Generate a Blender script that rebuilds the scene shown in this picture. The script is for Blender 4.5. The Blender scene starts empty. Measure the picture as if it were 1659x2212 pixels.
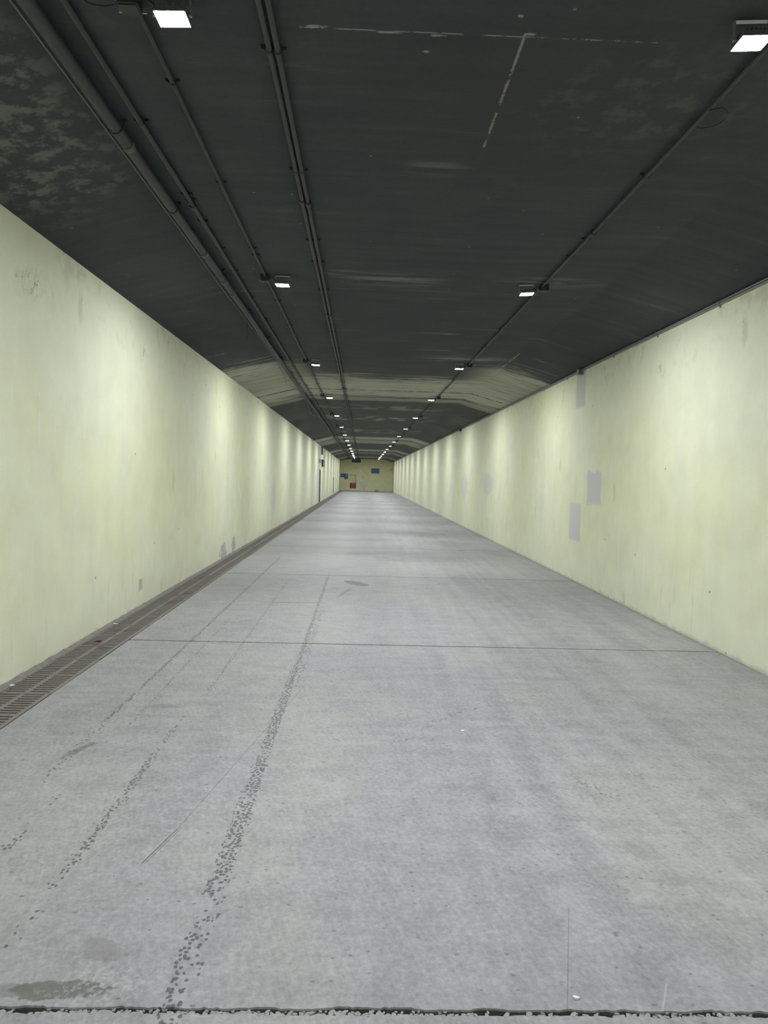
import bpy, bmesh, math, random
from mathutils import Vector, Matrix
SC = bpy.context.scene
COL = SC.collection
rnd = random.Random(7)

# ------------------------------------------------------------------ camera
W, H, F, CZ = 1659, 2212, 1650.0, 1.6
_r = math.radians(1.55)
_vx, _vy = 783 - W / 2, 1031 - H / 2
_x = _vx * math.cos(_r) + _vy * math.sin(_r)
_y = -_vx * math.sin(_r) + _vy * math.cos(_r)
_psi = math.atan(-_x / F); _th = math.atan(-_y / math.hypot(F, _x))
FW = Vector((math.sin(_psi) * math.cos(_th), math.cos(_psi) * math.cos(_th), -math.sin(_th)))
_R0 = FW.cross(Vector((0, 0, 1))).normalized(); _U0 = _R0.cross(FW)
CR = _R0 * math.cos(_r) + _U0 * math.sin(_r)
CU = _U0 * math.cos(_r) - _R0 * math.sin(_r)
cd = bpy.data.cameras.new('camera'); cam = bpy.data.objects.new('camera', cd); COL.objects.link(cam)
cd.sensor_fit = 'VERTICAL'; cd.sensor_height = 36; cd.lens = F / H * 36
cd.clip_start = 0.05; cd.clip_end = 300
m = Matrix((CR, CU, -FW)).transposed().to_4x4(); m.translation = (0, 0, CZ); cam.matrix_world = m
SC.camera = cam

# ------------------------------------------------------------------ room measures
XL, XR, ZW, ZC = -2.58, 3.50, 3.44, 3.70          # wall faces, wall top, flat ceiling
KL, KR = -1.57, 2.55                              # where the sloped haunches meet the flat ceiling
Y0, Y1 = -12.0, 88.5                              # added back wall and far end of the tunnel
GX0, GX1 = -2.555, -2.18                          # drain grates
JOINTS = [2.22, 7.25, 12.33, 17.3, 22.3, 27.3] + [32.3 + 5.03 * i for i in range(11)]

# ------------------------------------------------------------------ node expression helper
class E:
    def __init__(s, b, k): s.b = b; s.k = k
    def _m(s, op, *a, clamp=False): return s.b.math(op, s, *a, clamp=clamp)
    def __add__(s, o): return s._m('ADD', o)
    __radd__ = __add__
    def __sub__(s, o): return s._m('SUBTRACT', o)
    def __rsub__(s, o): return s.b.math('SUBTRACT', o, s)
    def __mul__(s, o): return s._m('MULTIPLY', o)
    __rmul__ = __mul__
    def __truediv__(s, o): return s._m('DIVIDE', o)
    def abs(s): return s._m('ABSOLUTE')
    def mn(s, o): return s._m('MINIMUM', o)
    def mx(s, o): return s._m('MAXIMUM', o)
    def lt(s, o): return s._m('LESS_THAN', o)
    def gt(s, o): return s._m('GREATER_THAN', o)
    def clamp(s): return s.b.math('ADD', s, 0.0, clamp=True)
    def ss(s, lo, hi): return s.b.smooth(s, lo, hi)
class B:
    def __init__(s, name):
        s.m = bpy.data.materials.new(name); s.m.use_nodes = True
        s.t = s.m.node_tree; s.t.nodes.clear()
        s.out = s.t.nodes.new('ShaderNodeOutputMaterial')
        g = s.t.nodes.new('ShaderNodeNewGeometry'); s.P = E(s, g.outputs['Position'])
        sp = s.t.nodes.new('ShaderNodeSeparateXYZ'); s.t.links.new(s.P.k, sp.inputs[0])
        s.X, s.Y, s.Z = (E(s, sp.outputs[i]) for i in range(3))
    def put(s, sock, v):
        if isinstance(v, E): s.t.links.new(v.k, sock)
        elif isinstance(v, (tuple, list)) and sock.type == 'RGBA': sock.default_value = (*v[:3], 1)
        else: sock.default_value = v
    def math(s, op, *a, clamp=False):
        n = s.t.nodes.new('ShaderNodeMath'); n.operation = op; n.use_clamp = clamp
        for i, v in enumerate(a): s.put(n.inputs[i], v)
        return E(s, n.outputs[0])
    def vec(s, x, y, z):
        n = s.t.nodes.new('ShaderNodeCombineXYZ')
        for i, v in enumerate((x, y, z)): s.put(n.inputs[i], v)
        return E(s, n.outputs[0])
    def smooth(s, v, lo, hi):
        n = s.t.nodes.new('ShaderNodeMapRange'); n.interpolation_type = 'SMOOTHSTEP'
        s.put(n.inputs['Value'], v); n.inputs['From Min'].default_value = lo; n.inputs['From Max'].default_value = hi
        return E(s, n.outputs[0])
    def scl(s, x, y, z=0, ox=0., oy=0.): return s.vec(s.X * x + ox, s.Y * y + oy, 0)
    def noise(s, v, scale=1., detail=4., rough=.5, dist=0., two=True):
        n = s.t.nodes.new('ShaderNodeTexNoise')
        if two: n.noise_dimensions = '2D'
        s.put(n.inputs['Vector'], v)
        n.inputs['Scale'].default_value = scale; n.inputs['Detail'].default_value = detail
        n.inputs['Roughness'].default_value = rough; n.inputs['Distortion'].default_value = dist
        return E(s, n.outputs[0])
    def vor(s, v, scale=1., feat='F1', rand=1., two=True):
        n = s.t.nodes.new('ShaderNodeTexVoronoi'); n.feature = feat
        if two: n.voronoi_dimensions = '2D'
        s.put(n.inputs['Vector'], v); n.inputs['Scale'].default_value = scale; n.inputs['Randomness'].default_value = rand
        d = E(s, n.outputs['Distance'])
        if feat != 'F1': return d, None
        sp = s.t.nodes.new('ShaderNodeSeparateColor'); s.t.links.new(n.outputs['Color'], sp.inputs[0])
        return d, E(s, sp.outputs[0])
    def mix(s, f, a, b):
        n = s.t.nodes.new('ShaderNodeMix'); n.data_type = 'RGBA'
        s.put(n.inputs[0], f); s.put(n.inputs[6], a); s.put(n.inputs[7], b)
        return E(s, n.outputs[2])
    def scale(s, c, f):
        n = s.t.nodes.new('ShaderNodeVectorMath'); n.operation = 'SCALE'
        s.put(n.inputs[0], c if isinstance(c, E) else tuple(c)); s.put(n.inputs['Scale'], f)
        return E(s, n.outputs[0])
    def ell(s, a, b, ca, cb, ra, rb, rot=0., wob=None, soft=.35):
        c, q = math.cos(rot), math.sin(rot)
        da, db = a - ca, b - cb
        u = (da * c + db * q) / ra; v = (db * c - da * q) / rb
        d = s.math('SQRT', u * u + v * v)
        if wob is not None: d = d + wob
        return 1.0 - d.ss(1 - soft, 1 + soft)
    def rect(s, a, b, a0, a1, b0, b1, soft=.02, wob=None):
        d = ((a - (a0 + a1) / 2).abs() - abs(a1 - a0) / 2).mx((b - (b0 + b1) / 2).abs() - abs(b1 - b0) / 2)
        if wob is not None: d = d + wob
        return 1.0 - d.ss(-soft, soft)
    def finish(s, col, rough=.6, bump=None, strength=.2, dist=.01, metal=0., spec=.5, emit=None, estr=0.):
        p = s.t.nodes.new('ShaderNodeBsdfPrincipled')
        s.put(p.inputs['Base Color'], col); s.put(p.inputs['Roughness'], rough); s.put(p.inputs['Metallic'], metal)
        s.put(p.inputs['Specular IOR Level'], spec)
        if emit: s.put(p.inputs['Emission Color'], emit); p.inputs['Emission Strength'].default_value = estr
        if bump is not None:
            n = s.t.nodes.new('ShaderNodeBump'); n.inputs['Strength'].default_value = strength; n.inputs['Distance'].default_value = dist
            s.put(n.inputs['Height'], bump); s.t.links.new(n.outputs[0], p.inputs['Normal'])
        s.t.links.new(p.outputs[0], s.out.inputs[0]); return s.m

# ------------------------------------------------------------------ materials
def plain(name, col, rough=.5, metal=0., var=.15, scale=30.):
    b = B(name); n = b.noise(b.P, scale, 2, two=False)
    return b.finish(b.scale(col, 1 - var + n * (2 * var)), rough, metal=metal)

def floor_material():
    b = B('concrete floor'); X, Y = b.X, b.Y
    big = b.noise(b.scl(.9, .55), 1, 3, .6)
    mid = b.noise(b.scl(1, 1, 0, 3), 4.5, 6, .70, .3)
    fine = b.noise(b.P, 42, 4, .7)
    trans = b.noise(b.scl(1.1, 5, 0, 0, 9), 1.6, 4, .65)               # transverse trowel streaks
    lane = b.noise(b.scl(6.5, .2, 0, 5), 1, 3, .6)                     # long polished bands, stronger away from the drain
    brush = b.noise(b.vec(X * 34 + Y * 9, Y * 4 - X * 2, 0), 1.5, 4, .7)
    clot = b.noise(b.scl(1, .8, 0, 31, 7), 14, 4, .65)
    wet = X.ss(-.5, 1.2)
    val = .14 + big * .28 + mid * .46 + fine * .64 + (trans - .5) * .30 + (lane - .5) * (wet * .34) + (brush - .5) * .30 + (clot - .5) * .22
    tint = b.mix(big.ss(.40, .60), (FA * .98, FA * .98, FA * 1.04), (FA * .985, FA * 1.0, FA * 1.01))
    col = b.scale(tint, val)
    dF, cF = b.vor(b.scl(1, 1.5, 0), 17)
    fleck = (1.0 - (dF + (clot - .5) * .3).ss(.08, .16)) * cF.lt(.07)
    col = b.mix(fleck * .5, col, (.06, .06, .065))
    col = b.mix(clot.ss(.66, .74) * mid.ss(.52, .60) * .35, col, (.10, .10, .105))
    col = b.mix(brush.ss(.70, .80) * fine.ss(.5, .6) * .35, col, (.50, .50, .51))
    wob = b.noise(b.P, 3.2, 4, .65)
    dC, _ = b.vor(b.vec(X * .8 + wob * .9, Y * .62 + wob * .7, 0), 1.0, 'DISTANCE_TO_EDGE')
    where = b.rect(X, Y, .15, 2.1, 3.2, 6.2, .5) * clot.ss(.36, .46)
    col = b.mix((1.0 - dC.ss(.0008, .0035)) * where * .75, col, (.07, .07, .07))
    # tyre tread dots printed in dark damp along straight lines
    dT, cT = b.vor(b.scl(1, .85, 0), 58, rand=1.0)
    dot = 1.0 - (dT + (fine - .5) * .35).ss(.34, .50)
    patchy = b.noise(b.vec(Y * 3.1, 0, 0), 1, 4, .6)
    tr = None
    for x0, sl, w, ya, yb, dens in ((-.508, .0, .017, 3.1, 12.5, 1.5), (-.556, .004, .019, 2.2, 6.6, .95), (-.515, .0, .026, 2.0, 4.2, .62), (-1.135, .0, .017, 3.1, 4.9, 1.0), (-1.145, .0, .02, 2.6, 3.4, .35),
                                    (-1.62, .004, .013, 4.9, 15, 1.3), (-1.60, .0, .02, 4.0, 5.2, .45), (-1.43, .0, .010, 4.9, 8.4, .6),
                                    (-1.09, .0, .012, 5.5, 12, .6), (-1.455, .0, .02, 3.0, 3.5, .7), (-.50, .006, .030, 6.0, 9.5, .45)):
        g = 1.0 - ((X - x0 - Y * sl).abs() + (patchy - .5) * .03).ss(w * .35, w * 1.75)
        g = g * (Y.ss(ya - .3, ya + .15) * (1.0 - Y.ss(yb - .8, yb + .4))) * dens
        tr = g if tr is None else tr.mx(g)
    tr = cT.lt(tr * (patchy.ss(.30, .58) * .65 + .35))
    col = b.mix(dot * tr * .8, col, (.050, .055, .066))
    def line(x0, y0, x1, y1, w, amt, c):
        L = math.hypot(x1 - x0, y1 - y0); ux, uy = (x1 - x0) / L, (y1 - y0) / L
        t = (X - x0) * ux + (Y - y0) * uy; d = ((X - x0) * uy - (Y - y0) * ux).abs()
        return (1.0 - d.ss(w * .5, w)) * (t.gt(0.) * t.lt(L)) * amt, c
    for a, c in (line(-.86, 3.08, -.79, 3.39, .004, .8, (.07, .07, .07)), line(-.848, 3.08, -.775, 3.40, .003, .6, (.07, .07, .07)),
                 line(-.79, 3.39, -.42, 5.66, .004, .4, (.09, .09, .09)), line(-1.1, 9.58, -.42, 9.63, .02, .7, (.08, .08, .08)),
                 line(.82, 2.79, .66, 2.22, .0022, .5, (.09, .09, .09)), line(.95, 2.22, 1.02, 2.36, .004, .4, (.5, .5, .5))):
        col = b.mix(a, col, c)
    # damp and worn patches
    wb = (b.noise(b.scl(1, 1.4), 11, 5, .62) - .5) * 1.1 + (fine - .5) * .4
    col = b.mix(b.ell(X, Y, -.89, 2.31, .150, .046, .04, wb, .10) * .70, col, (.085, .083, .070))
    col = b.mix(b.ell(X, Y, -1.05, 2.30, .07, .035, 0, wb, .2) * .45, col, (.11, .108, .095))
    col = b.mix(b.ell(X, Y, -.83, 2.51, .085, .05, -.6, wb * .9, .18) * .5, col, (.205, .192, .195))
    col = b.mix(b.ell(X, Y, -.76, 2.33, .17, .09, .2, wb, .4) * (fine.ss(.48, .64)) * .4, col, (.46, .46, .46))
    wo = (wob - .5) * 1.6 + (clot - .5) * .8
    col = b.mix(b.ell(X, Y, -.04, 11.45, .12, .30, .4, wo, .10) * .75, col, (.10, .105, .12))
    col = b.mix(b.ell(X, Y, -.21, 10.5, .03, .45, -.2, wo, .2) * .45, col, (.11, .115, .13))
    col = b.mix(b.ell(X, Y, -1.32, 5.2, .12, .04, 0, wb * 1.3, .5) * .4, col, (.11, .115, .12))
    col = b.mix(b.ell(X, Y, -1.58, 4.35, .028, .13, -.35, wb * 1.5, .4) * .6, col, (.09, .085, .07))
    for cx, cy, rx, ry in ((1.3, 15.3, .9, .7), (.6, 16.2, 1.1, .45), (1.7, 22, .8, 1.2), (-.2, 19.5, 1.2, .6), (2.2, 19, .6, .8)):
        col = b.mix(b.ell(X, Y, cx, cy, rx, ry, .3, wo, .4) * .38, col, (.15, .155, .15))
    edge = XR - X                                                       # darker ragged line where the slab meets the wall
    col = b.mix((1.0 - (edge + (clot - .5) * .12).ss(.0, .08)) * .4, col, (.14, .13, .115))
    col = b.mix(b.Z.lt(-.006) * .9, col, (.060, .058, .052))            # dark dirt in the joints, with their shade put into the colour
    hb = fine * .8 + mid * .5
    return b.finish(col, .46 + mid * .2, hb, .25, .006, spec=.45)

def wall_material(side):
    b = B('cream wall paint ' + side); Y, Z = b.Y, b.Z
    A = b.X if side == 'end' else Y
    v2 = b.vec(A, Z, 0)
    big = b.noise(b.vec(A * .35, Z * .5, 0), 1, 3, .55); mid = b.noise(v2, 2.2, 5, .6)
    run = b.noise(b.vec(A * 2.6 + 21, Z * .22, 0), 1.6, 4, .65)
    fine = b.noise(v2, 55, 3, .6)
    slow = b.noise(v2, .85, 2)
    wob = b.noise(v2, 5, 4, .65); wl = (wob - .5)
    yel = (.784, .798, .558) if side != 'end' else (.87, .855, .53)
    pale = (.795, .81, .645) if side != 'end' else (.87, .865, .61)
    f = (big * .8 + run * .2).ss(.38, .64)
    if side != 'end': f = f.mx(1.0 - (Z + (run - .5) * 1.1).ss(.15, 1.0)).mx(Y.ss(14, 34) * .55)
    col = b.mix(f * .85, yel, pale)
    col = b.scale(col, .93 + (mid - .5) * .22 + fine * .07 + (run - .5) * .04)
    # chalky run marks, most on the middle height
    streak = b.noise(b.vec(A * 9 + 56, Z * .5, 0), 1.4, 4, .7).ss(.60, .74) * slow.ss(.42, .62)
    col = b.mix(streak * .34, col, (.80, .80, .72))
    grime = b.noise(b.vec(A * 13 + 7, Z * .7, 0), 1.2, 4, .7).ss(.61, .72) * (1.0 - Z.ss(.15, 1.3)) * slow.ss(.38, .6)
    col = b.mix(grime * .34, col, (.34, .34, .27))
    topblot = (mid * .6 + wob * .4).ss(.50, .66) * Z.ss(2.5, 3.35)  # olive blotches, denser towards the wall top
    col = b.mix(topblot * .32, col, (.36, .36, .24))
    dV, cV = b.vor(b.vec(A, Z * .8, 0), 2.4)
    col = b.mix(dV.lt(.028) * cV.lt(.10) * .75, col, (.09, .085, .07))
    dK, cK = b.vor(b.vec(A + mid * .15, Z * .42, 0), 1.7)
    col = b.mix((1.0 - (dK + mid * .12).ss(.12, .19)) * cK.lt(.16) * .3, col, (.38, .38, .30))
    dC, _ = b.vor(b.vec(A * .9 + wob * .8, Z * .9 + wob * .8, 0), 1.6, 'DISTANCE_TO_EDGE')
    hair = (1.0 - dC.ss(.004, .018)) * mid.ss(.60, .66) * Z.ss(2.8, 3.05)
    col = b.mix(hair * .6, col, (.13, .12, .09))
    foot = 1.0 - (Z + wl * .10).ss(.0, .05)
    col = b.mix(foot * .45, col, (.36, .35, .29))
    if side == 'right':
        lav = (.60, .59, .61)
        col = b.mix(b.rect(Y, Z, 11.1, 11.8, 1.28, 1.78, .03, wl * .14) * .9, col, lav)
        col = b.mix(b.rect(Y, Z, 12.1, 12.75, .66, 1.27, .03, wl * .05) * .9, col, lav)
        col = b.mix(b.rect(Y, Z, 12.1, 12.62, 2.83, 3.42, .03, wl * .04) * .85, col, (.56, .55, .52))
        col = b.mix(b.ell(Y, Z, 21.2, 1.5, .8, .3, 0, wl, .3) * .6, col, lav)
        col = b.mix(b.ell(Y, Z, 26.2, 1.4, .9, .4, 0, wl, .3) * .5, col, lav)
    if side == 'left':
        gr = (.47, .46, .47)
        for yy, za, zb in DRIPS:
            col = b.mix(b.rect(Y, Z, yy - .012, yy + .012, za, zb, .012, wl * .03) * mid.ss(.36, .5) * .42, col, (.86, .86, .78))
        col = b.mix(b.ell(Y, Z, 14.4, .10, .35, .16, 0, wl * 2.2, .06) * .9, col, gr)
        col = b.mix(b.ell(Y, Z, 15.5, .14, .22, .16, .3, wl * 2.2, .06) * .9, col, gr)
        col = b.mix(b.rect(Y, Z, 8.96, 9.10, .20, .34, .01, wl * .08) * .7, col, (.36, .37, .33))
        col = b.mix(b.ell(Y, Z, 22.4, .95, .55, .5, 0, wl, .4) * .55, col, (.57, .56, .60))
        col = b.mix(b.ell(Y, Z, 17.0, .9, .7, .6, 0, wl * 1.4, .5) * .3, col, (.5, .5, .46))
        col = b.mix(b.rect(Y, Z, 42.0, 46., 0., 2.1, .05) * .35, col, (.66, .70, .70))
    if side == 'end':
        col = b.mix(b.ell(A, Z, .2, .8, .5, .33, 0, wl * .6, .12) * .85, col, (.74, .73, .74))
        col = b.mix(b.rect(A, Z, .02, .34, .08, .6, .05, wl * .2) * .5, col, (.60, .60, .58))
        col = b.mix(b.rect(A, Z, -.86, -.80, 2.6, 2.78, .01) * .7, col, (.12, .11, .09))
    return b.finish(col, .62 + mid * .1, fine * .5 + mid, .10, .004, spec=.3)

def ceiling_material():
    b = B('sooty dark ceiling concrete'); X, Y = b.X, b.Y
    st = b.noise(b.scl(.55, 5.5), 1.3, 5, .64, .4)                   # streaks running across the tunnel
    st2 = b.noise(b.scl(.3, 2.2, 0, 4), 1.1, 4, .6, .6)
    mid = b.noise(b.P, 1.3, 5, .6); fine = b.noise(b.P, 26, 4, .65); blot = b.noise(b.P, 6, 5, .7)
    tone = b.mix(Y.ss(12.5, 17), b.mix(mid.ss(.35, .65), (.060, .071, .082), (.069, .073, .080)), (.088, .095, .093))  # paler far stretch: partly paint, partly lamp light put into the colour
    col = b.scale(tone, .62 + mid * .3 + fine * .25 + (st - .5) * .35)
    pale = (.46, .455, .39)
    def band(y, hw, amt, pw=1.0):
        pr = 1.0 - ((Y - y).abs() / hw + (st2 - .5) * .8 * pw + (st - .5) * 2.2).ss(.70, 1.0)
        return pr * amt
    up = (X - .49).abs().ss(1.2, 2.4)                                   # haunches
    e = band(18.1, 2.2, 1.0).mx(band(16.0, 2.0, .95) * up).mx(band(20.6, .5, .55)).mx(band(41.2, 1.6, .95)).mx(band(45.2, 2.6, .7)) \
        .mx(band(59.5, 2.2, .7)).mx(band(66, 1.6, .5)).mx(band(80, 3.0, .5)).mx((band(27.3, 1.3, .6).mx(band(35, 1.6, .5)).mx(band(23.0, .8, .4))) * mid.ss(.48, .62) * (1.0 - up))
    e = e * (.66 + st.ss(.40, .52) * .34)
    thin = st.ss(.63, .72) * mid.ss(.50, .62) * (Y.ss(6, 13) * .35 + .05)
    e = e.mx(thin)
    for cx, cy, rx, ry, a in ((.25, 8.2, .55, .28, .26), (1.95, 8.1, .5, .2, .28), (1.0, 11.1, .3, .09, .4), (.45, 5.25, .22, .13, .16), (1.75, 13.3, .7, .3, .4), (-.2, 8.0, .25, .12, .2)):
        e = e.mx(b.ell(X, Y, cx, cy, rx, ry, 0, (st - .5) * 1.6, .45) * st.ss(.42, .6) * a)
    mott = blot.ss(.46, .62)
    e = e.mx(b.ell(X, Y, -2.2, 4.6, .55, 1.3, 0, (mid - .5) * 1.3, .4) * mott * .22)
    e = e.mx(b.ell(X, Y, 1.45, 4.3, .6, .5, 0, (mid - .5) * 1.3, .5) * blot.ss(.47, .68) * .11)
    col = b.mix(e, col, pale)
    col = b.mix(b.ell(X, Y, 1.0, 4.4, 1.0, .8, 0, (mid - .5), .6) * .35, col, (.058, .050, .045))
    # white lime lines along the formwork joints
    dash = blot.ss(.44, .52); lw = (fine - .5) * .02
    def tl(y, x0, x1, w, a): return (1.0 - ((Y - y).abs() + lw * .4).ss(w * .4, w)) * X.gt(x0) * X.lt(x1) * a
    L = tl(3.69, -.4, 1.35, .007, .42).mx(tl(8.65, -2.6, 3.5, .008, .10)).mx(tl(13.8, -2.6, -1.7, .02, .5)).mx(tl(13.45, 2.5, 3.4, .016, .5))
    L = L.mx((1.0 - ((X - .712).abs() + lw * .5).ss(.004, .010)) * Y.gt(3.66) * Y.lt(4.9) * .4)
    L = L.mx((1.0 - ((X - 2.53).abs() + lw).ss(.008, .02)) * Y.gt(12.6) * Y.lt(15) * .4)
    col = b.mix(L * dash, col, (.50, .50, .44))
    for cx, cy, r1 in ((.74, 3.665, .022), (.06, 3.70, .05), (-.28, 3.68, .05), (.30, 3.71, .03), (.26, 3.85, .018), (.66, 3.53, .012)):
        col = b.mix(b.ell(X, Y, cx, cy, r1, .010, 0, (fine - .5) * 2.2, .4) * .5, col, (.46, .46, .41))
    dF, cF = b.vor(b.scl(1, 1, 0), 3.4)
    col = b.mix((1.0 - (dF + (fine - .5) * .05).ss(.015, .04)) * cF.lt(.09) * .4, col, (.42, .42, .38))
    # dark open joints
    jw = (b.noise(b.vec(X * 2.4, 0, 0), 1, 4, .7) - .5) * .22
    gap = (1.0 - ((Y - 18.55 + jw).abs()).ss(.03, .10)) * (jw * 4 + .5).ss(.38, .55)
    gap = gap.mx(1.0 - (Y - 42.0).abs().ss(.05, .11)).mx((1.0 - (Y - 47.9).abs().ss(.09, .17)))
    gap = gap.mx((1.0 - (Y - 20.4 + jw).abs().ss(.03, .09)) * X.lt(-1.5) * .8)
    col = b.mix(gap * .9, col, (.012, .012, .012))
    return b.finish(col, .72 + mid * .15, fine + st * .6, .22, .008, spec=.16)

FA = .38
DRIPS = ((6.18, 1.75, 2.35), (7.17, 1.83, 2.30), (8.22, 1.6, 2.32), (9.3, 1.82, 2.34), (10.3, 1.8, 2.48), (6.68, 2.05, 2.25), (5.7, 2.1, 2.2))
M = {}
M['floor'] = floor_material(); M['ceil'] = ceiling_material()
for s in ('left', 'right', 'end'): M[s] = wall_material(s)
M['dark_pipe'] = plain('soot grey painted pipe', (.042, .045, .049), .6)
M['pipe2'] = plain('dark grey conduit paint', (.034, .037, .040), .6)
M['grey_conduit'] = plain('pale grey conduit', (.22, .23, .23), .5)
M['clamp'] = plain('blackened clamp steel', (.035, .036, .038), .5, .3)
M['ring'] = plain('worn pale pipe ring', (.09, .09, .09), .6)
M['wire'] = plain('black cable rubber', (.02, .02, .022), .5)
M['grey_wire'] = plain('dusty grey cable', (.17, .17, .165), .6)
M['jbox'] = plain('black junction box plastic', (.03, .032, .034), .45)
M['flange'] = plain('pale flange metal', (.42, .42, .42), .45, .3)
M['alu'] = plain('grey lamp casting', (.16, .165, .17), .5, .5)
M['steel'] = plain('galvanised bracket', (.38, .39, .40), .35, .7)
M['channel'] = plain('near-black drain concrete', (.013, .0125, .012), .8)  # near-black, with the channel's shade put into the colour
M['mortar'] = plain('rough grey mortar', (.21, .195, .18), .8, 0, .35, 18)
M['chip'] = plain('broken concrete', (.33, .33, .335), .8, 0, .25, 60)
M['door'] = plain('slate blue door paint', (.085, .105, .13), .4)
M['doorframe'] = plain('dark door frame', (.10, .115, .13), .45)
M['blue'] = plain('blue sign enamel', (.035, .095, .25), .35, 0, .08)
M['white'] = plain('white sign lettering and glint', (.62, .66, .70), .5, 0, .05)
M['yellow'] = plain('yellow warning enamel', (.80, .70, .34), .5, 0, .05)
M['black'] = plain('black sign figure', (.03, .03, .03), .5)
M['red'] = plain('red cabinet enamel', (.30, .022, .05), .4, 0, .08)
M['pinkwhite'] = plain('faded pink lettering', (.62, .36, .40), .5, 0, .05)
M['teal'] = plain('dark teal sign face', (.018, .045, .052), .35)
M['brownbox'] = plain('grey brown sign plate', (.20, .195, .155), .5)
M['greybox'] = plain('dull grey cabinet', (.17, .18, .165), .5)
M['camwhite'] = plain('white camera housing', (.75, .75, .73), .4, 0, .04)
M['leaf'] = plain('dry dark red leaf', (.07, .012, .012), .6)
M['paper'] = plain('white scrap paper', (.80, .80, .82), .7, 0, .05)
def grate_material():
    b = B('rusty cast iron')
    n = b.noise(b.P, 14, 4, .65); f = b.noise(b.P, 120, 2)
    col = b.mix(n.ss(.4, .65), (.195, .185, .182), (.225, .195, .18))
    col = b.mix(b.noise(b.P, 3.2, 3).ss(.6, .72) * .5, col, (.15, .075, .05))
    return b.finish(b.scale(col, .85 + f * .3), .6, f, .3, .002, metal=.15)
M['grate'] = grate_material()
def lens_material():
    b = B('lit floodlight lens')
    e = b.t.nodes.new('ShaderNodeEmission'); e.inputs[0].default_value = (.955, .985, 1.0, 1); e.inputs[1].default_value = LAMP
    b.t.links.new(e.outputs[0], b.out.inputs[0]); return b.m
LAMP = 1260.0
M['lens'] = lens_material()

# ------------------------------------------------------------------ mesh helpers
def bx(bm, x0, x1, y0, y1, z0, z1):
    v = [bm.verts.new(p) for p in ((x0, y0, z0), (x1, y0, z0), (x1, y1, z0), (x0, y1, z0), (x0, y0, z1), (x1, y0, z1), (x1, y1, z1), (x0, y1, z1))]
    for f in ((0, 3, 2, 1), (4, 5, 6, 7), (0, 1, 5, 4), (1, 2, 6, 5), (2, 3, 7, 6), (3, 0, 4, 7)): bm.faces.new([v[i] for i in f])
    return v
def quad(bm, *ps): return bm.faces.new([bm.verts.new(p) for p in ps])
def tube(bm, pts, r, n=10, caps=True):
    pts = [Vector(p) for p in pts]; rings = []; up = Vector((0, 0, 1))
    for i, p in enumerate(pts):
        d = (pts[min(i + 1, len(pts) - 1)] - pts[max(i - 1, 0)]).normalized()
        a = d.cross(up)
        if a.length < 1e-3: a = d.cross(Vector((1, 0, 0)))
        a.normalize(); c = a.cross(d)
        rr = r[i] if isinstance(r, (list, tuple)) else r
        rings.append([bm.verts.new(p + (a * math.cos(t) + c * math.sin(t)) * rr) for t in (2 * math.pi * k / n for k in range(n))])
    for A, Bq in zip(rings, rings[1:]):
        for k in range(n):
            f = bm.faces.new((A[k], A[(k + 1) % n], Bq[(k + 1) % n], Bq[k])); f.smooth = True
    if caps:
        bm.faces.new(rings[0][::-1]); bm.faces.new(rings[-1])
def smooth_path(p, k=6):
    p = [Vector(q) for q in p]; o = []
    for i in range(len(p) - 1):
        a, b_, c_, d_ = p[max(i - 1, 0)], p[i], p[i + 1], p[min(i + 2, len(p) - 1)]
        for j in range(k):
            t = j / k
            o.append(.5 * ((2 * b_) + (c_ - a) * t + (2 * a - 5 * b_ + 4 * c_ - d_) * t * t + (3 * b_ - a - 3 * c_ + d_) * t ** 3))
    return o + [p[-1]]
def prism(bm, poly, y0, y1):
    """poly: (x,z) corners, extruded along y"""
    a = [bm.verts.new((x, y0, z)) for x, z in poly]; c = [bm.verts.new((x, y1, z)) for x, z in poly]
    n = len(poly); bm.faces.new(a); bm.faces.new(c[::-1])
    for i in range(n): bm.faces.new((a[i], c[i], c[(i + 1) % n], a[(i + 1) % n]))
def obj(name, bm, mat, parent=None, bevel=0, fix=True):
    if fix: bmesh.ops.recalc_face_normals(bm, faces=bm.faces[:])
    me = bpy.data.meshes.new(name); bm.to_mesh(me); bm.free(); me.materials.append(mat)
    o = bpy.data.objects.new(name, me); COL.objects.link(o)
    if parent: o.parent = parent
    if bevel:
        md = o.modifiers.new('edge', 'BEVEL'); md.width = bevel; md.segments = 2; md.limit_method = 'ANGLE'
    return o
def tag(o, label, cat, group=None, kind=None):
    o['label'] = label; o['category'] = cat
    if group: o['group'] = group
    if kind: o['kind'] = kind
    return o
def thing(name, label, cat, loc=(0, 0, 0), group=None):
    o = bpy.data.objects.new(name, None); COL.objects.link(o); o.location = loc; o.empty_display_size = .1
    return tag(o, label, cat, group)
def struct(name, bm, mat, label, cat, parent=None, fix=True):
    o = obj(name, bm, mat, parent, fix=fix)
    o['kind'] = 'structure'; o['label'] = label; o['category'] = cat
    return o
def dup(root, loc, label, group=None, rot=None):
    r = root.copy(); COL.objects.link(r); r.location = loc; r['label'] = label
    if rot: r.rotation_euler = rot
    if group: r['group'] = group
    for ch in list(root.children):
        c = ch.copy(); COL.objects.link(c); c.parent = r
        for g in list(ch.children):
            d = g.copy(); COL.objects.link(d); d.parent = c
    return r
BM = bmesh.new
ORD = ['first', 'second', 'third', 'fourth', 'fifth', 'sixth', 'seventh', 'eighth', 'ninth', 'tenth', 'eleventh', 'twelfth', 'thirteenth', 'fourteenth', 'fifteenth']

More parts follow.
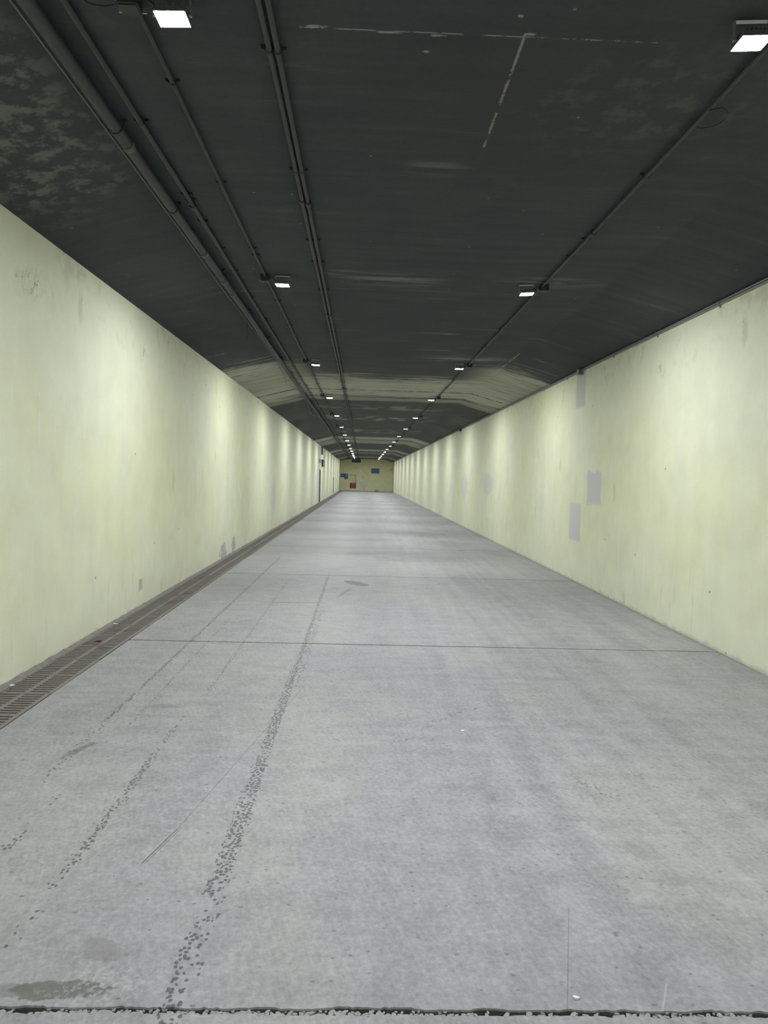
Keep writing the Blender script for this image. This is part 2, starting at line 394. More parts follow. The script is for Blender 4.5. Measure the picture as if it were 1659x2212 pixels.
# ------------------------------------------------------------------ floor: slabs with open joints, drain channel
bm = BM()
FX0, GD = -2.17, -.022
def edge_pts(y, half, rough, sgn):
    """polyline along one side of a joint"""
    pts = []; n = 420 if rough else 2
    for i in range(n):
        x = FX0 + (XR + .01 - FX0) * i / (n - 1)
        j = 0
        if rough:
            j = .006 * math.sin(x * 9.1 + sgn) + .003 * math.sin(x * 37 + 2 * sgn) + rnd.uniform(-.0035, .0035)
            j += .006 * max(0, math.sin(x * 4.3 + 1.2 * sgn)) ** 2
        pts.append((x, y + sgn * half + (sgn * abs(j) if rough else 0)))
    return pts
prev = [(FX0, Y0), (XR + .01, Y0)]
for y in JOINTS:
    rough = abs(y - 2.22) < .01; half = .0095 if rough else .0135
    lo = edge_pts(y, half, rough, -1); hi = edge_pts(y, half, rough, 1)
    bm.faces.new([bm.verts.new((px, py, 0)) for px, py in prev] + [bm.verts.new((px, py, 0)) for px, py in lo[::-1]])
    for pl, s in ((lo, 1), (hi, -1)):
        for a, c in zip(pl, pl[1:]):
            q = [(a[0], a[1], 0), (c[0], c[1], 0), (c[0], c[1] + s * .004 * rough, GD), (a[0], a[1] + s * .004 * rough, GD)]
            quad(bm, *(q if s > 0 else q[::-1]))
    quad(bm, (FX0, y - .06, GD), (XR + .01, y - .06, GD), (XR + .01, y + .06, GD), (FX0, y + .06, GD))
    prev = hi
bm.faces.new([bm.verts.new((px, py, 0)) for px, py in prev] + [bm.verts.new((XR + .01, Y1 + .3, 0)), bm.verts.new((FX0, Y1 + .3, 0))])
bmesh.ops.triangulate(bm, faces=[f for f in bm.faces if len(f.verts) > 4])
struct('floor', bm, M['floor'], 'grey concrete tunnel floor of slabs divided by straight cross joints', 'floor', fix=False)
bm = BM()
quad(bm, (FX0, Y0, 0), (FX0, Y1, 0), (FX0, Y1, -.3), (FX0, Y0, -.3))
quad(bm, (FX0, Y0, -.3), (FX0, Y1, -.3), (-2.6, Y1, -.3), (-2.6, Y0, -.3))
quad(bm, (-2.562, Y0, -.3), (-2.562, Y1, -.3), (-2.562, Y1, -.012), (-2.562, Y0, -.012))
for xa, xb in ((GX0 - .01, GX0 + .02), (GX1 - .02, FX0)): bx(bm, xa, xb, Y0, Y1, -.06, -.0105)
struct('trim_1', bm, M['channel'], 'dark recessed drain channel running under the grates along the wall foot', 'drain channel', fix=False)
bm = BM()
n = 600; ys = [2.0 + 66 * (i / (n - 1)) ** 1.6 for i in range(n)]; prevv = None
for y in ys + [Y1]:
    w = .004 + .014 * abs(math.sin(y * 1.9) * math.sin(y * .7 + 1)) + rnd.uniform(0, .006); h = .006 + rnd.uniform(0, .010)
    v = [bm.verts.new((XL, y, h + .012)), bm.verts.new((XL + .02 + w * .5, y, h)), bm.verts.new((XL + .026 + w, y, .001)), bm.verts.new((XL + .02, y, -.03))]
    if prevv:
        for k in range(3): bm.faces.new((prevv[k], prevv[k + 1], v[k + 1], v[k]))
    prevv = v
struct('trim_2', bm, M['mortar'], 'rough grey mortar fillet between the cream wall and the drain grates', 'mortar fillet')

# ------------------------------------------------------------------ walls, ceiling, ends
T = .3; DY0, DY1, DZ = 45.75, 46.95, 2.02
bm = BM()
for ya, yb in ((Y0, 41.985), (42.015, DY0), (DY1, Y1)): bx(bm, XL - T, XL, ya, yb, -.05, ZW)
bx(bm, XL - T, XL, DY0, DY1, DZ, ZW); bx(bm, XL - T, XL - .04, 41.9, 42.1, -.05, ZW); bx(bm, XL - T, XL - .10, DY0, DY1, -.05, DZ)
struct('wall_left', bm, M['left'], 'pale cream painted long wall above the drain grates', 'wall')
bm = BM()
for ya, yb in ((Y0, 41.975), (42.025, Y1)): bx(bm, XR, XR + T, ya, yb, -.05, ZW)
bx(bm, XR + .04, XR + T, 41.9, 42.1, -.05, ZW)
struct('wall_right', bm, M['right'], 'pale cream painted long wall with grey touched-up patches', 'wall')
bm = BM(); NX0, NX1, NZ0, NZ1 = -1.44, -.71, .30, 1.88
bx(bm, -3, NX0, Y1, Y1 + .4, -.05, 4.1); bx(bm, NX1, 4, Y1, Y1 + .4, -.05, 4.1)
bx(bm, NX0, NX1, Y1, Y1 + .4, NZ1, 4.1); bx(bm, NX0, NX1, Y1, Y1 + .4, -.05, NZ0); bx(bm, NX0, NX1, Y1 + .34, Y1 + .4, NZ0, NZ1)
struct('wall_front', bm, M['end'], 'yellow end wall closing the tunnel, with signs and a niche', 'wall')
bm = BM(); bx(bm, -3, 4, Y0 - .3, Y0, -.05, 4.1)
struct('wall_back_added', bm, M['end'], 'unseen cream wall added behind the viewpoint to bounce light', 'wall')  # added out of view, closing the tunnel for bounced light
bm = BM(); prism(bm, [(XL - T, ZW), (XL, ZW), (KL, ZC), (KR, ZC), (XR, ZW), (XR + T, ZW), (XR + T, 4.1), (XL - T, 4.1)], Y0, Y1)
struct('ceiling', bm, M['ceil'], 'sooty dark concrete ceiling with sloped sides and pale lime bands', 'ceiling')
d = thing('door_1', 'slate blue steel side door in the cream wall above the drain', 'door', (XL, DY0, 0)); d['kind'] = 'structure'
bm = BM(); bx(bm, -.07, -.03, .05, DY1 - DY0 - .05, .01, DZ - .05); obj('door_panel', bm, M['door'], d)
bm = BM(); bx(bm, -.09, .012, 0, .05, .0, DZ); bx(bm, -.09, .012, DY1 - DY0 - .05, DY1 - DY0, .0, DZ); bx(bm, -.09, .012, .05, DY1 - DY0 - .05, DZ - .05, DZ)
obj('door_frame', bm, M['doorframe'], d)
bm = BM(); bx(bm, -.03, -.01, .95, .98, .98, 1.08); bx(bm, -.012, .0, .85, .98, 1.03, 1.05); obj('handle', bm, M['steel'], d)

# ------------------------------------------------------------------ drain grates
def grate_mesh():
    bm = BM(); w = GX1 - GX0; L = .494; z0, z1 = -.007, 0.0
    rails = ((0, .028), (w / 2 - .017, w / 2 + .017), (w - .030, w))
    for a, c in rails: bx(bm, a, c, 0, L, z0, z1)
    n = 9; sl = .0265; eb = .024; pitch = (L - 2 * eb + (L - 2 * eb - n * sl) / (n - 1)) / n
    ys = [(0, eb)] + [(eb + k * pitch + sl, eb + (k + 1) * pitch) for k in range(n - 1)] + [(L - eb, L)]
    for (a, c) in ((rails[0][1], rails[1][0]), (rails[1][1], rails[2][0])):
        for ya, yb in ys: bx(bm, a, c, ya, yb, z0, z1)
        for k in range(n):                                             # rounded slot ends
            yc0 = eb + k * pitch
            for xs, s in ((a, 1), (c, -1)):
                for yy, q in ((yc0, 1), (yc0 + sl, -1)):
                    vs = [bm.verts.new((xs, yy, z1)), bm.verts.new((xs + s * .009, yy, z1)), bm.verts.new((xs + s * .003, yy + q * .003, z1)), bm.verts.new((xs, yy + q * .009, z1))]
                    f = bm.faces.new(vs)
                    if f.normal.z < 0 or (s * q < 0): f.normal_flip()
    return bm
g0 = obj('drain_grate', grate_mesh(), M['grate'])
tag(g0, 'rusty cast iron drain grate with two rows of slots, set along the wall foot', 'drain grate', 'drain grates along the wall foot')
y = 3.962; k = 0
while y + .5 < Y1:
    g = g0 if k == 0 else g0.copy()
    if k: COL.objects.link(g)
    g.location = (GX0 + rnd.uniform(-.003, .003), y, rnd.uniform(-.003, .001)); k += 1; y += .5
bm = BM()                                                              # dead leaf lying on the grate
for i, (a, s) in enumerate(((0, 1), (0, -1))):
    quad(bm, (0, -.045, .004), (s * .022, -.01, .012), (s * .017, .02, .010), (0, .045, .005))
lf = obj('dead_leaf', bm, M['leaf']); lf.location = (-2.43, 7.15, .001); lf.rotation_euler = (0, 0, 1.1)
tag(lf, 'dark red dry leaf lying on a drain grate', 'leaf')
def scrap(x, y, s, label, mat='paper', z=.0):
    bm = BM(); r2 = random.Random(int(x * 977 + y * 131)); n = 7
    top = [bm.verts.new((math.cos(6.283 * i / n) * s * r2.uniform(.6, 1.1), math.sin(6.283 * i / n) * s * .7 * r2.uniform(.6, 1.1), r2.uniform(.003, .008))) for i in range(n)]
    bot = [bm.verts.new((v.co.x * .9, v.co.y * .9, 0)) for v in top]
    bm.faces.new(top); bm.faces.new(bot[::-1])
    for i in range(n): bm.faces.new((bot[i], bot[(i + 1) % n], top[(i + 1) % n], top[i]))
    o = obj('paper_scrap', bm, M[mat]); o.location = (x, y, z); tag(o, label, 'litter', 'white scraps of litter'); return o
scrap(-2.535, 7.98, .035, 'white scrap of paper at the wall foot beside the drain grates', z=.002)
scrap(-2.535, 5.62, .025, 'small pale scrap between the mortar fillet and a drain grate', z=.002)
scrap(.68, 4.79, .014, 'small white scrap lying on the open concrete in the middle of the floor')
scrap(.705, 2.285, .012, 'white scrap lying just beyond the crumbling open joint')

# ------------------------------------------------------------------ chips in the crumbling joint
def chip_mesh(seed):
    r2 = random.Random(seed); bm = BM()
    vs = [bm.verts.new((math.cos(t) * r2.uniform(.75, 1.2), math.sin(t) * r2.uniform(.6, .95), zz * r2.uniform(.7, 1.1)))
          for zz in (-.5, .38) for t in (r2.uniform(0, .5) + 6.283 * k / 6 for k in range(6))]
    bmesh.ops.convex_hull(bm, input=vs)
    bmesh.ops.delete(bm, geom=[v for v in bm.verts if not v.link_faces], context='VERTS')
    bmesh.ops.recalc_face_normals(bm, faces=bm.faces[:]); me = bpy.data.meshes.new('concrete_chip'); bm.to_mesh(me); bm.free(); me.materials.append(M['chip']); return me
chips = [chip_mesh(i) for i in range(8)]; x = -1.12; cnt = 0
while x < 1.34 and cnt < 280:
    dense = math.sin(x * 7.3 + .8) + math.sin(x * 3.1 + 2.2) * .8
    s = rnd.uniform(.0075, .0125)
    x += s * rnd.uniform(1.5, 2.2) + (0 if dense > -.5 else rnd.uniform(.0, .05))
    for row in range(rnd.choice((1, 2, 2))):
        o = bpy.data.objects.new('concrete_chip', chips[rnd.randrange(8)]); COL.objects.link(o)
        sc = s * (1 if row == 0 else .6)
        o.scale = (sc * rnd.uniform(1, 1.4), sc, sc); o.rotation_euler = (rnd.uniform(-.3, .3), rnd.uniform(-.3, .3), rnd.uniform(0, 6.28))
        yy = 2.2185 + rnd.uniform(-.002, .003) if row == 0 else 2.2300
        o.location = (x + (.006 if row else 0), yy, -.0055 - sc * .40 + rnd.uniform(-.004, .002))
        tag(o, 'broken grey concrete chip lodged in the crumbling open floor joint', 'concrete chip', 'concrete chips in the open joint'); cnt += 1

# ------------------------------------------------------------------ pipes and conduits
def clamp_mesh(r, w, zc, foot=.022):
    """saddle strap over a pipe of radius r hung below a surface at z=0; pipe centre at z=-zc"""
    bm = BM(); n = 10; ro = r + .004; prv = None
    for i in range(n + 1):
        t = math.pi * i / n; cx, cz = -ro * math.cos(t), -zc - ro * math.sin(t)
        v = [bm.verts.new((cx, -w / 2, cz)), bm.verts.new((cx, w / 2, cz))]
        if prv: bm.faces.new((prv[0], prv[1], v[1], v[0]))
        prv = v
    for s in (-1, 1):
        bx(bm, min(s * ro, s * (ro + .003)), max(s * ro, s * (ro + .003)), -w / 2, w / 2, -zc, 0)
        bx(bm, min(s * ro, s * (ro + foot)), max(s * ro, s * (ro + foot)), -w / 2, w / 2, -.006, 0)
        bx(bm, min(s * (ro + foot * .3), s * (ro + foot * .8)), max(s * (ro + foot * .3), s * (ro + foot * .8)), -.006, .006, -.016, 0)
    bmesh.ops.recalc_face_normals(bm, faces=bm.faces[:]); me = bpy.data.meshes.new('clamp'); bm.to_mesh(me); bm.free(); me.materials.append(M['clamp']); return me
def coupling_mesh(r, L, mat):
    bm = BM(); tube(bm, [(0, -L / 2, 0), (0, -L / 2 + .004, 0), (0, L / 2 - .004, 0), (0, L / 2, 0)], [r * .97, r, r, r * .97], 14)
    bmesh.ops.recalc_face_normals(bm, faces=bm.faces[:]); me = bpy.data.meshes.new('coupling'); bm.to_mesh(me); bm.free(); me.materials.append(mat); return me
def conduit(name, label, cat, x, zc, r, mat, clamps, couplings=(), cmat=None, y0=-2.0, y1=Y1 - .02, wav=.004, cw=.02, group=None, seed=1):
    """a straight run along the ceiling; zc = drop of its centre below the flat ceiling"""
    r2 = random.Random(seed); t = thing(name, label, cat, (x, 0, ZC), group)
    ys = [y0 + (y1 - y0) * i / 60 for i in range(61)]
    bm = BM(); tube(bm, [(r2.uniform(-wav, wav), yy, -zc + r2.uniform(-wav, wav) * .3) for yy in ys], r, 12)
    obj('tube', bm, mat, t)
    cm = clamp_mesh(r + wav * .4, cw, zc)
    for yy in clamps:
        c = bpy.data.objects.new('clamp', cm); COL.objects.link(c); c.parent = t; c.location = (0, yy, 0)
    if couplings:
        km = coupling_mesh(r + .007, .06, cmat or mat)
        for yy in couplings:
            c = bpy.data.objects.new('coupling', km); COL.objects.link(c); c.parent = t; c.location = (0, yy, -zc)
    return t
def rng(a, b, s): 
    o = []; 
    while a < b: o.append(a); a += s
    return o
conduit('water_pipe', 'thick soot grey pipe with worn joints, along the ceiling edge over the drain side', 'pipe', -1.53, .052, .036, M['dark_pipe'],
        [4.72] + rng(6.1, 88, 1.9), [4.95, 7.25, 8.25, 8.8, 12.4] + rng(16, 88, 4), M['ring'], wav=.006, cw=.03, seed=2)
conduit('ceiling_conduit', 'dark conduit running beside the thick soot grey pipe', 'conduit', -1.375, .024, .017, M['pipe2'],
        [4.7, 5.88, 6.0, 6.48, 7.25, 8.03, 9.2, 10.4, 11.6, 12.8] + rng(14.8, 88, 1.5), [6.1, 13.9] + rng(19.8, 88, 6), M['clamp'], seed=3)
conduit('ceiling_conduit', 'thin conduit carrying the floodlight boxes on the drain side', 'conduit', -1.07, .020, .0125, M['pipe2'],
        [4.22, 5.63, 7.2, 7.42, 9.3, 10.8, 12.2] + rng(14.6, 82, 1.43), y1=83, seed=4)
conduit('ceiling_conduit', 'conduit of the close pair along mid ceiling, the one on the thick-pipe side', 'conduit', -.512, .022, .0145, M['dark_pipe'],
        [3.86, 5.34, 6.9, 7.58, 8.7, 11.2, 12.6] + rng(15.4, 88, 1.45), [5.91, 9.92, 13.99] + rng(18, 88, 4.05), M['clamp'], group='paired conduits', seed=5)
conduit('ceiling_conduit', 'conduit of the close pair along mid ceiling, the one away from the thick pipe', 'conduit', -.468, .022, .0145, M['dark_pipe'],
        [3.87, 5.35, 6.9, 7.58, 8.7, 11.2, 12.6] + rng(15.4, 88, 1.45), [5.95, 9.96, 14.03] + rng(18.04, 88, 4.05), M['clamp'], group='paired conduits', seed=6)
conduit('ceiling_conduit', 'lone thin conduit carrying the floodlight boxes away from the drain', 'conduit', 1.86, .024, .0135, M['dark_pipe'],
        [5.2, 6.6, 7.1, 9.2, 10.6, 12.1] + rng(14.6, 82, 1.43), [6.4, 11.9], M['clamp'], y1=83.4, seed=7)
# two pale conduits fixed to the top of the right wall
def wall_conduit(z, label, seed):
    t = thing('wall_conduit', label, 'conduit', (XR, 0, z), 'pale conduits along the wall top')
    r2 = random.Random(seed); bm = BM(); ys = [-2 + (Y1 - .05 + 2) * i / 60 for i in range(61)]
    tube(bm, [(-.016 + r2.uniform(-.001, .001), yy, r2.uniform(-.0025, .0025)) for yy in ys], .0095, 10); obj('tube', bm, M['grey_conduit'], t)
    return t
wc = wall_conduit(ZW - .014, 'upper of two pale conduits along the patched wall top', 11)
wd = wall_conduit(ZW - .036, 'lower of two pale conduits along the patched wall top', 12)
bm = BM(); bx(bm, -.029, 0, -.011, .011, -.016, -.0135); bx(bm, -.029, -.027, -.011, .011, -.016, .030); bx(bm, -.006, 0, -.013, .013, -.034, -.013)
bmesh.ops.recalc_face_normals(bm, faces=bm.faces[:]); wcm = bpy.data.meshes.new('clamp'); bm.to_mesh(wcm); bm.free(); wcm.materials.append(M['steel'])
for yy in [7.55, 9.15, 10.75, 13.2, 14.9, 16.3] + rng(18, 88, 1.7):
    c = bpy.data.objects.new('clamp', wcm); COL.objects.link(c); c.parent = wd; c.location = (0, yy, 0)
for yy, lab in ((12.3, 'small grey conduit box at the wall top above a grey painted strip'), (27.36, 'small dark conduit box farther along the patched wall top')):
    t = thing('conduit_box', lab, 'conduit box', (XR, yy, ZW - .045))
    bm = BM(); bx(bm, -.075, -.0, -.05, .05, -.05, .03); obj('body', bm, M['greybox' if yy < 20 else 'clamp'], t, .004)
    bm = BM(); bx(bm, -.082, -.075, -.054, .054, -.054, .034); obj('lid', bm, M['brownbox' if yy < 20 else 'clamp'], t, .002)
# loose cable beside the thick pipe
bm = BM(); pts = []
for i in range(241):
    yy = -2 + 86 * i / 240; sag = .035 + (.03 + .09 * max(0, math.sin(yy * .8 + 1)) ** 2) * (1 if 14 < yy < 40 else .12)
    zc = ZC - sag; xx = -1.606 - .02 * math.sin(yy * .9) * (1 if yy > 14 else .15) - (.05 if 16 < yy < 30 else 0) * max(0, math.sin(yy * .8 + 1))
    lim = ZW + (xx - XL) / (KL - XL) * (ZC - ZW) - .012
    pts.append((xx, yy, min(zc, lim)))
tube(bm, pts, .006, 8); tag(obj('loose_cable', bm, M['grey_wire']), 'thin grey cable sagging loosely beside the thick soot grey pipe', 'cable')
bm = BM(); tube(bm, smooth_path([(-1.63, 10.62, 3.685), (-1.632, 10.615, 3.62), (-1.628, 10.62, 3.52), (-1.634, 10.61, 3.45)]), .003, 6)
tag(obj('hanging_wire', bm, M['wire']), 'short loose wire hanging straight down beside the thick pipe', 'wire')
bm = BM(); tube(bm, smooth_path([(1.85, 4.24, 3.662), (1.90, 4.18, 3.65), (1.945, 4.22, 3.63), (1.94, 4.33, 3.63), (1.89, 4.42, 3.65), (1.86, 4.43, 3.665)]), .0035, 6)
tag(obj('wire_loop', bm, M['wire']), 'small loop of black wire on the lone conduit away from the drain', 'wire')
bm = BM(); tube(bm, smooth_path([(-1.30, 3.45, 3.69), (-1.27, 3.50, 3.66), (-1.2, 3.52, 3.655), (-1.13, 3.50, 3.66), (-1.085, 3.46, 3.68)]), .004, 6)
tag(obj('wire_loop', bm, M['wire']), 'curved black wire between two conduits near the closest floodlight', 'wire')

# ------------------------------------------------------------------ floodlights with junction boxes
def rounded(bm, x0, x1, y0, y1, z0, z1): bx(bm, x0, x1, y0, y1, z0, z1)
def make_lamp(label, s):
    """s=+1: its box lies to the -x side (drain-side row); origin on the ceiling above the lens centre"""
    t = thing('floodlight', label, 'floodlight', (0, 0, 0), 'LED floodlights along the ceiling')
    bm = BM(); hw, hl = .068, .062
    bx(bm, -hw, hw, -hl, hl, -.090, -.072)
    bx(bm, -hw - .003, hw + .003, -hl - .003, hl + .003, -.098, -.090)
    for i in range(7): bx(bm, -.062 + i * .019, -.056 + i * .019, -.055, .055, -.072, -.056)
    obj('housing', bm, M['alu'], t, .002)
    bm = BM(); n = 3; ax, ay = .067, .061; g = []
    for i in range(n + 1):
        row = []
        for j in range(n + 1):
            u, v = -1 + 2 * i / n, -1 + 2 * j / n
            row.append(bm.verts.new((u * ax, v * ay, -.0985 - .0008 * (1 - u ** 4) * (1 - v ** 4))))
        g.append(row)
    for i in range(n):
        for j in range(n):
            f = bm.faces.new((g[i][j], g[i][j + 1], g[i + 1][j + 1], g[i + 1][j])); f.smooth = True
    obj('lens', bm, M['lens'], t, fix=False)
    bm = BM()
    for q in (-1, 1):
        bx(bm, min(q * .077, q * .081), max(q * .077, q * .081), -.014, .014, -.085, -.004)
        bx(bm, min(q * .068, q * .086), max(q * .068, q * .086), -.007, .007, -.086, -.072)
    bx(bm, -.081, .081, -.014, .014, -.004, 0); obj('bracket', bm, M['steel'], t)
    bm = BM(); tube(bm, smooth_path([(-s * .055, 0, -.060), (-s * .085, -.02, -.040), (-s * .115, -.03, -.030), (-s * .139, -.02, -.028)]), .0045, 8); obj('cable', bm, M['wire'], t)
    return t
def make_box(label):
    t = thing('junction_box', label, 'junction box', (0, 0, 0), 'junction boxes of the floodlights')
    bm = BM(); bx(bm, -.045, .045, -.045, .045, -.065, 0); obj('body', bm, M['jbox'], t, .006)
    bm = BM(); bx(bm, -.062, .062, .045, .053, -.052, -.03); obj('flange', bm, M['flange'], t)
    bm = BM(); bx(bm, -.040, .040, -.040, .040, -.070, -.065); obj('lid', bm, M['clamp'], t, .002)
    return t
YL = [3.50, 8.20, 13.94, 19.68, 25.40] + [25.40 + 5.74 * i for i in range(1, 11)]
YR = [3.49, 8.22, 13.88, 19.50, 25.38] + [25.38 + 5.74 * i for i in range(1, 11)]
for rowname, xs, ylist, s in (('on the drain side', -.895, YL, 1), ('away from the drain', 1.70, YR, -1)):
    lamp0 = box0 = None
    alls = [(y, f'{ORD[i]} lit floodlight from the near end of the row {rowname}', f'black junction box beside the {ORD[i]} floodlight of the row {rowname}') for i, y in enumerate(ylist)]
    alls += [(-2.24, f'added unseen lit floodlight just behind the viewpoint in the row {rowname}', f'black junction box behind the viewpoint in the row {rowname}'),
             (-7.98, f'added unseen last lit floodlight behind the viewpoint in the row {rowname}', f'last junction box behind the viewpoint in the row {rowname}')]  # unseen lamps added behind the viewpoint to light the near floor
    for i, (y, la, lb) in enumerate(alls):
        rot = (rnd.uniform(-.03, .03), rnd.uniform(-.03, .03), rnd.uniform(-.03, .03))
        if s < 0 and i < 2: rot = (.0, -.05, -.03)
        if lamp0 is None: lamp0 = make_lamp(la, s); box0 = make_box(lb); lamp0.location = (xs, y, ZC); box0.location = (xs - s * .185, y + .0, ZC); lamp0.rotation_euler = rot
        else:
            dup(lamp0, (xs, y, ZC), la, rot=rot)
            if i < len(ylist): dup(box0, (xs - s * .185, y - .02, ZC), lb)

# ------------------------------------------------------------------ fittings on the far end and side walls
def strokes(bm, x0, x1, z0, z1, y, n, seed, wide=.55):
    """n illegible glyphs, each a few raised strokes"""
    r2 = random.Random(seed); w = (x1 - x0) / n; h = z1 - z0
    for i in range(n):
        a = x0 + i * w + w * .12; c = a + w * .76; t = h * .16
        for zz in (z0, z0 + h * r2.uniform(.35, .5), z1 - t):
            if r2.random() < .85: bx(bm, a + w * r2.uniform(0, .1), c - w * r2.uniform(0, .1), y - .004, y, zz, zz + t)
        xx = a + (c - a) * r2.uniform(.2, .7); bx(bm, xx, xx + w * .14, y - .004, y, z0, z1)
YE = Y1
c = thing('fire_hose_cabinet', 'red fire hose cabinet in the bottom of the end wall niche', 'cabinet', (-1.075, YE, .30))
hw = (NX1 - NX0) / 2
bm = BM(); bx(bm, -hw + .004, hw - .004, .0, .33, .0, .62); obj('body', bm, M['red'], c)
dr = None
bm = BM(); bx(bm, -hw + .012, hw - .012, -.022, .0, .012, .608); dr = obj('door', bm, M['red'], c, .004)
bm = BM(); strokes(bm, -.15, .17, .45, .54, -.022, 3, 5); obj('lettering', bm, M['pinkwhite'], dr)
bm = BM(); strokes(bm, -.14, .12, .14, .22, -.022, 4, 6); obj('lettering', bm, M['pinkwhite'], dr)
bm = BM(); bx(bm, hw - .07, hw - .05, -.045, -.022, .27, .38); obj('handle', bm, M['steel'], dr)
def mark(bm, poly, y): # flat polygon in x,z with a little thickness
    prism(bm, poly, y - .004, y)
s1 = thing('wall_sign', 'stepped blue sign with a warning triangle, on the end wall near the drain corner', 'sign', (0, YE, 0))
bm = BM(); prism(bm, [(-2.54, 1.56), (-2.09, 1.56), (-2.09, 1.36), (-1.68, 1.36), (-1.68, 1.97), (-2.54, 1.97)], -.03, 0); obj('panel', bm, M['blue'], s1)
bm = BM(); strokes(bm, -2.52, -2.14, 1.68, 1.84, -.03, 4, 8); obj('lettering', bm, M['white'], s1)
bm = BM(); strokes(bm, -2.02, -1.73, 1.56, 1.62, -.03, 6, 9); strokes(bm, -2.06, -1.72, 1.42, 1.47, -.03, 7, 10); obj('lettering', bm, M['white'], s1)
bm = BM(); mark(bm, [(-2.0, 1.66), (-1.76, 1.66), (-1.88, 1.91)], -.03); tri = obj('warning_triangle', bm, M['yellow'], s1)
bm = BM(); mark(bm, [(-1.91, 1.68), (-1.84, 1.68), (-1.85, 1.77), (-1.87, 1.83), (-1.89, 1.83), (-1.91, 1.77)], -.034); obj('figure', bm, M['black'], tri)
s2 = thing('wall_sign', 'rectangular blue sign filled with small pale writing, high on the end wall', 'sign', (0, YE, 0))
bm = BM(); bx(bm, .99, 1.92, -.03, 0, 2.08, 2.65); obj('panel', bm, M['blue'], s2)
M['blue_text'] = plain('pale blue fine print', (.20, .30, .50), .5, 0, .05)
bm = BM()
for i in range(6): strokes(bm, 1.07, 1.84, 2.13 + i * .078, 2.165 + i * .078, -.03, 14, 20 + i)
obj('lettering', bm, M['blue_text'], s2)
bm = BM()
for xa, xb, za, zb in ((.975, .99, 2.065, 2.665), (1.92, 1.935, 2.065, 2.665), (.99, 1.92, 2.65, 2.665), (.99, 1.92, 2.065, 2.08)): bx(bm, xa, xb, -.034, 0, za, zb)
obj('border', bm, M['white'], s2)
s3 = thing('display_board', 'dark teal display board hung under the ceiling at the end wall', 'display board', (0, YE, 0))
bm = BM(); bx(bm, -1.25, -.25, -.16, -.01, 3.27, 3.63); obj('case', bm, M['jbox'], s3, .01)
bm = BM(); bx(bm, -1.22, -.28, -.17, -.16, 3.30, 3.60); obj('screen', bm, M['teal'], s3)
bm = BM(); bx(bm, -.50, -.40, -.176, -.17, 3.53, 3.57); obj('lamp_glint', bm, M['white'], s3)  # white patch standing in for a lamp's reflection on the board
bm = BM()
for xx in (-1.05, -.45): bx(bm, xx - .02, xx + .02, -.1, -.06, 3.63, ZC)
obj('hanger', bm, M['clamp'], s3)
cc = thing('security_camera', 'white security camera on the patched side wall by the end wall', 'camera', (XR, 87.3, 2.63))
bm = BM(); bx(bm, -.02, 0, -.06, .06, -.05, .07); bx(bm, -.18, -.02, -.02, .02, .0, .035); obj('bracket', bm, M['camwhite'], cc)
bm = BM(); tube(bm, [(-.10, .06, .02), (-.36, -.10, -.01)], .055, 14); obj('body', bm, M['camwhite'], cc)
bm = BM(); tube(bm, [(-.352, -.095, -.009), (-.375, -.108, -.011)], .038, 14); obj('lens', bm, M['black'], cc)
bm = BM(); bx(bm, -.26, -.16, -.06, .03, -.10, -.045); obj('joint', bm, M['clamp'], cc)
bm = BM(); bx(bm, XL, XL + .10, YE - .12, YE, 3.33, 3.43); tag(obj('corner_box', bm, M['camwhite'], None, .01), 'small white box in the top corner of the end wall, drain side', 'box')
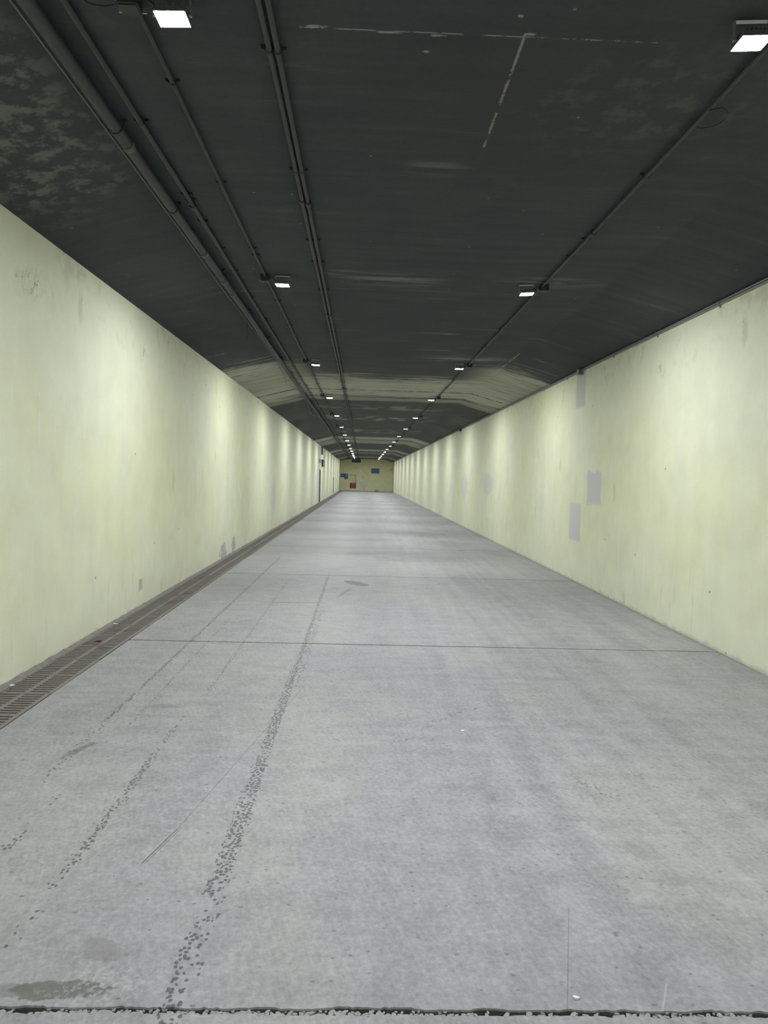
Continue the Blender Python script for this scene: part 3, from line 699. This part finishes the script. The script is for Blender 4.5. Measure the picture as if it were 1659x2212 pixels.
# rubble by the end wall foot
bm = BM(); r2 = random.Random(3); nn = 22; top = []
for i in range(nn + 1):
    u = i / nn; h = .20 * max(.04, (math.sin(min(1, u * 2.6) * math.pi / 2) * (1 - u) ** 1.1) * 1.25) * r2.uniform(.8, 1.15)
    top.append((1.44 + .68 * u, h))
pr = None
for xx, h in top:
    v = [bm.verts.new((xx, YE - .0, h)), bm.verts.new((xx, YE - .10 - .1 * r2.random(), h * .6)), bm.verts.new((xx, YE - .26 - .08 * r2.random(), .0))]
    if pr:
        for k in range(2): bm.faces.new((pr[k], pr[k + 1], v[k + 1], v[k]))
    pr = v
tag(obj('rubble_heap', bm, M['mortar']), 'low heap of grey rubble against the foot of the end wall', 'rubble', kind='stuff')
# side wall fittings around the blue door
t = thing('sign_plate', 'long grey-brown plate on the wall above the slate blue door', 'sign', (XL, 45.06, 2.42))
bm = BM(); bx(bm, 0, .03, 0, 2.05, 0, .20); obj('plate', bm, M['brownbox'], t, .005)
bm = BM(); bx(bm, .03, .034, .06, 1.99, .03, .17); obj('face', bm, M['greybox'], t)
t = thing('wall_cabinet', 'grey wall cabinet mounted high beyond the slate blue door', 'cabinet', (XL, 47.95, 2.22))
bm = BM(); bx(bm, 0, .10, 0, 1.9, 0, .42); obj('body', bm, M['clamp'], t, .01)
bm = BM(); bx(bm, .10, .115, .04, 1.86, .03, .24); obj('door', bm, M['greybox'], t)
bm = BM(); bx(bm, XL, XL + .07, 47.45, 48.15, 2.95, ZW - .01); tag(obj('cable_duct', bm, M['clamp'], None, .006), 'short black duct dropping from the ceiling joint above the grey wall cabinet', 'duct')
t = thing('wall_pipe', 'thin dark upright pipe low on the far part of the drain-side wall', 'pipe', (XL + .03, 67.9, 0))
bm = BM(); tube(bm, [(0, 0, .17), (0, 0, 1.56)], .022, 10); obj('tube', bm, M['clamp'], t)
bm = BM()
for zz in (.4, 1.3): bx(bm, -.03, .026, -.03, .03, zz, zz + .03)
obj('clamp', bm, M['clamp'], t)

# ------------------------------------------------------------------ render look
w = bpy.data.worlds.new('world'); SC.world = w; w.use_nodes = True
w.node_tree.nodes['Background'].inputs[0].default_value = (0, 0, 0, 1); w.node_tree.nodes['Background'].inputs[1].default_value = 0
vs = SC.view_settings; vs.view_transform = 'Standard'; vs.look = 'None'; vs.gamma = 1; vs.use_curve_mapping = False; vs.exposure = 0.0
cy = SC.cycles
cy.use_denoising = True; cy.max_bounces = 6; cy.diffuse_bounces = 5; cy.glossy_bounces = 2; cy.transmission_bounces = 0
cy.use_adaptive_sampling = True; cy.adaptive_threshold = 0.06; cy.adaptive_min_samples = 14
cy.sample_clamp_indirect = 10; cy.caustics_reflective = False; cy.caustics_refractive = False
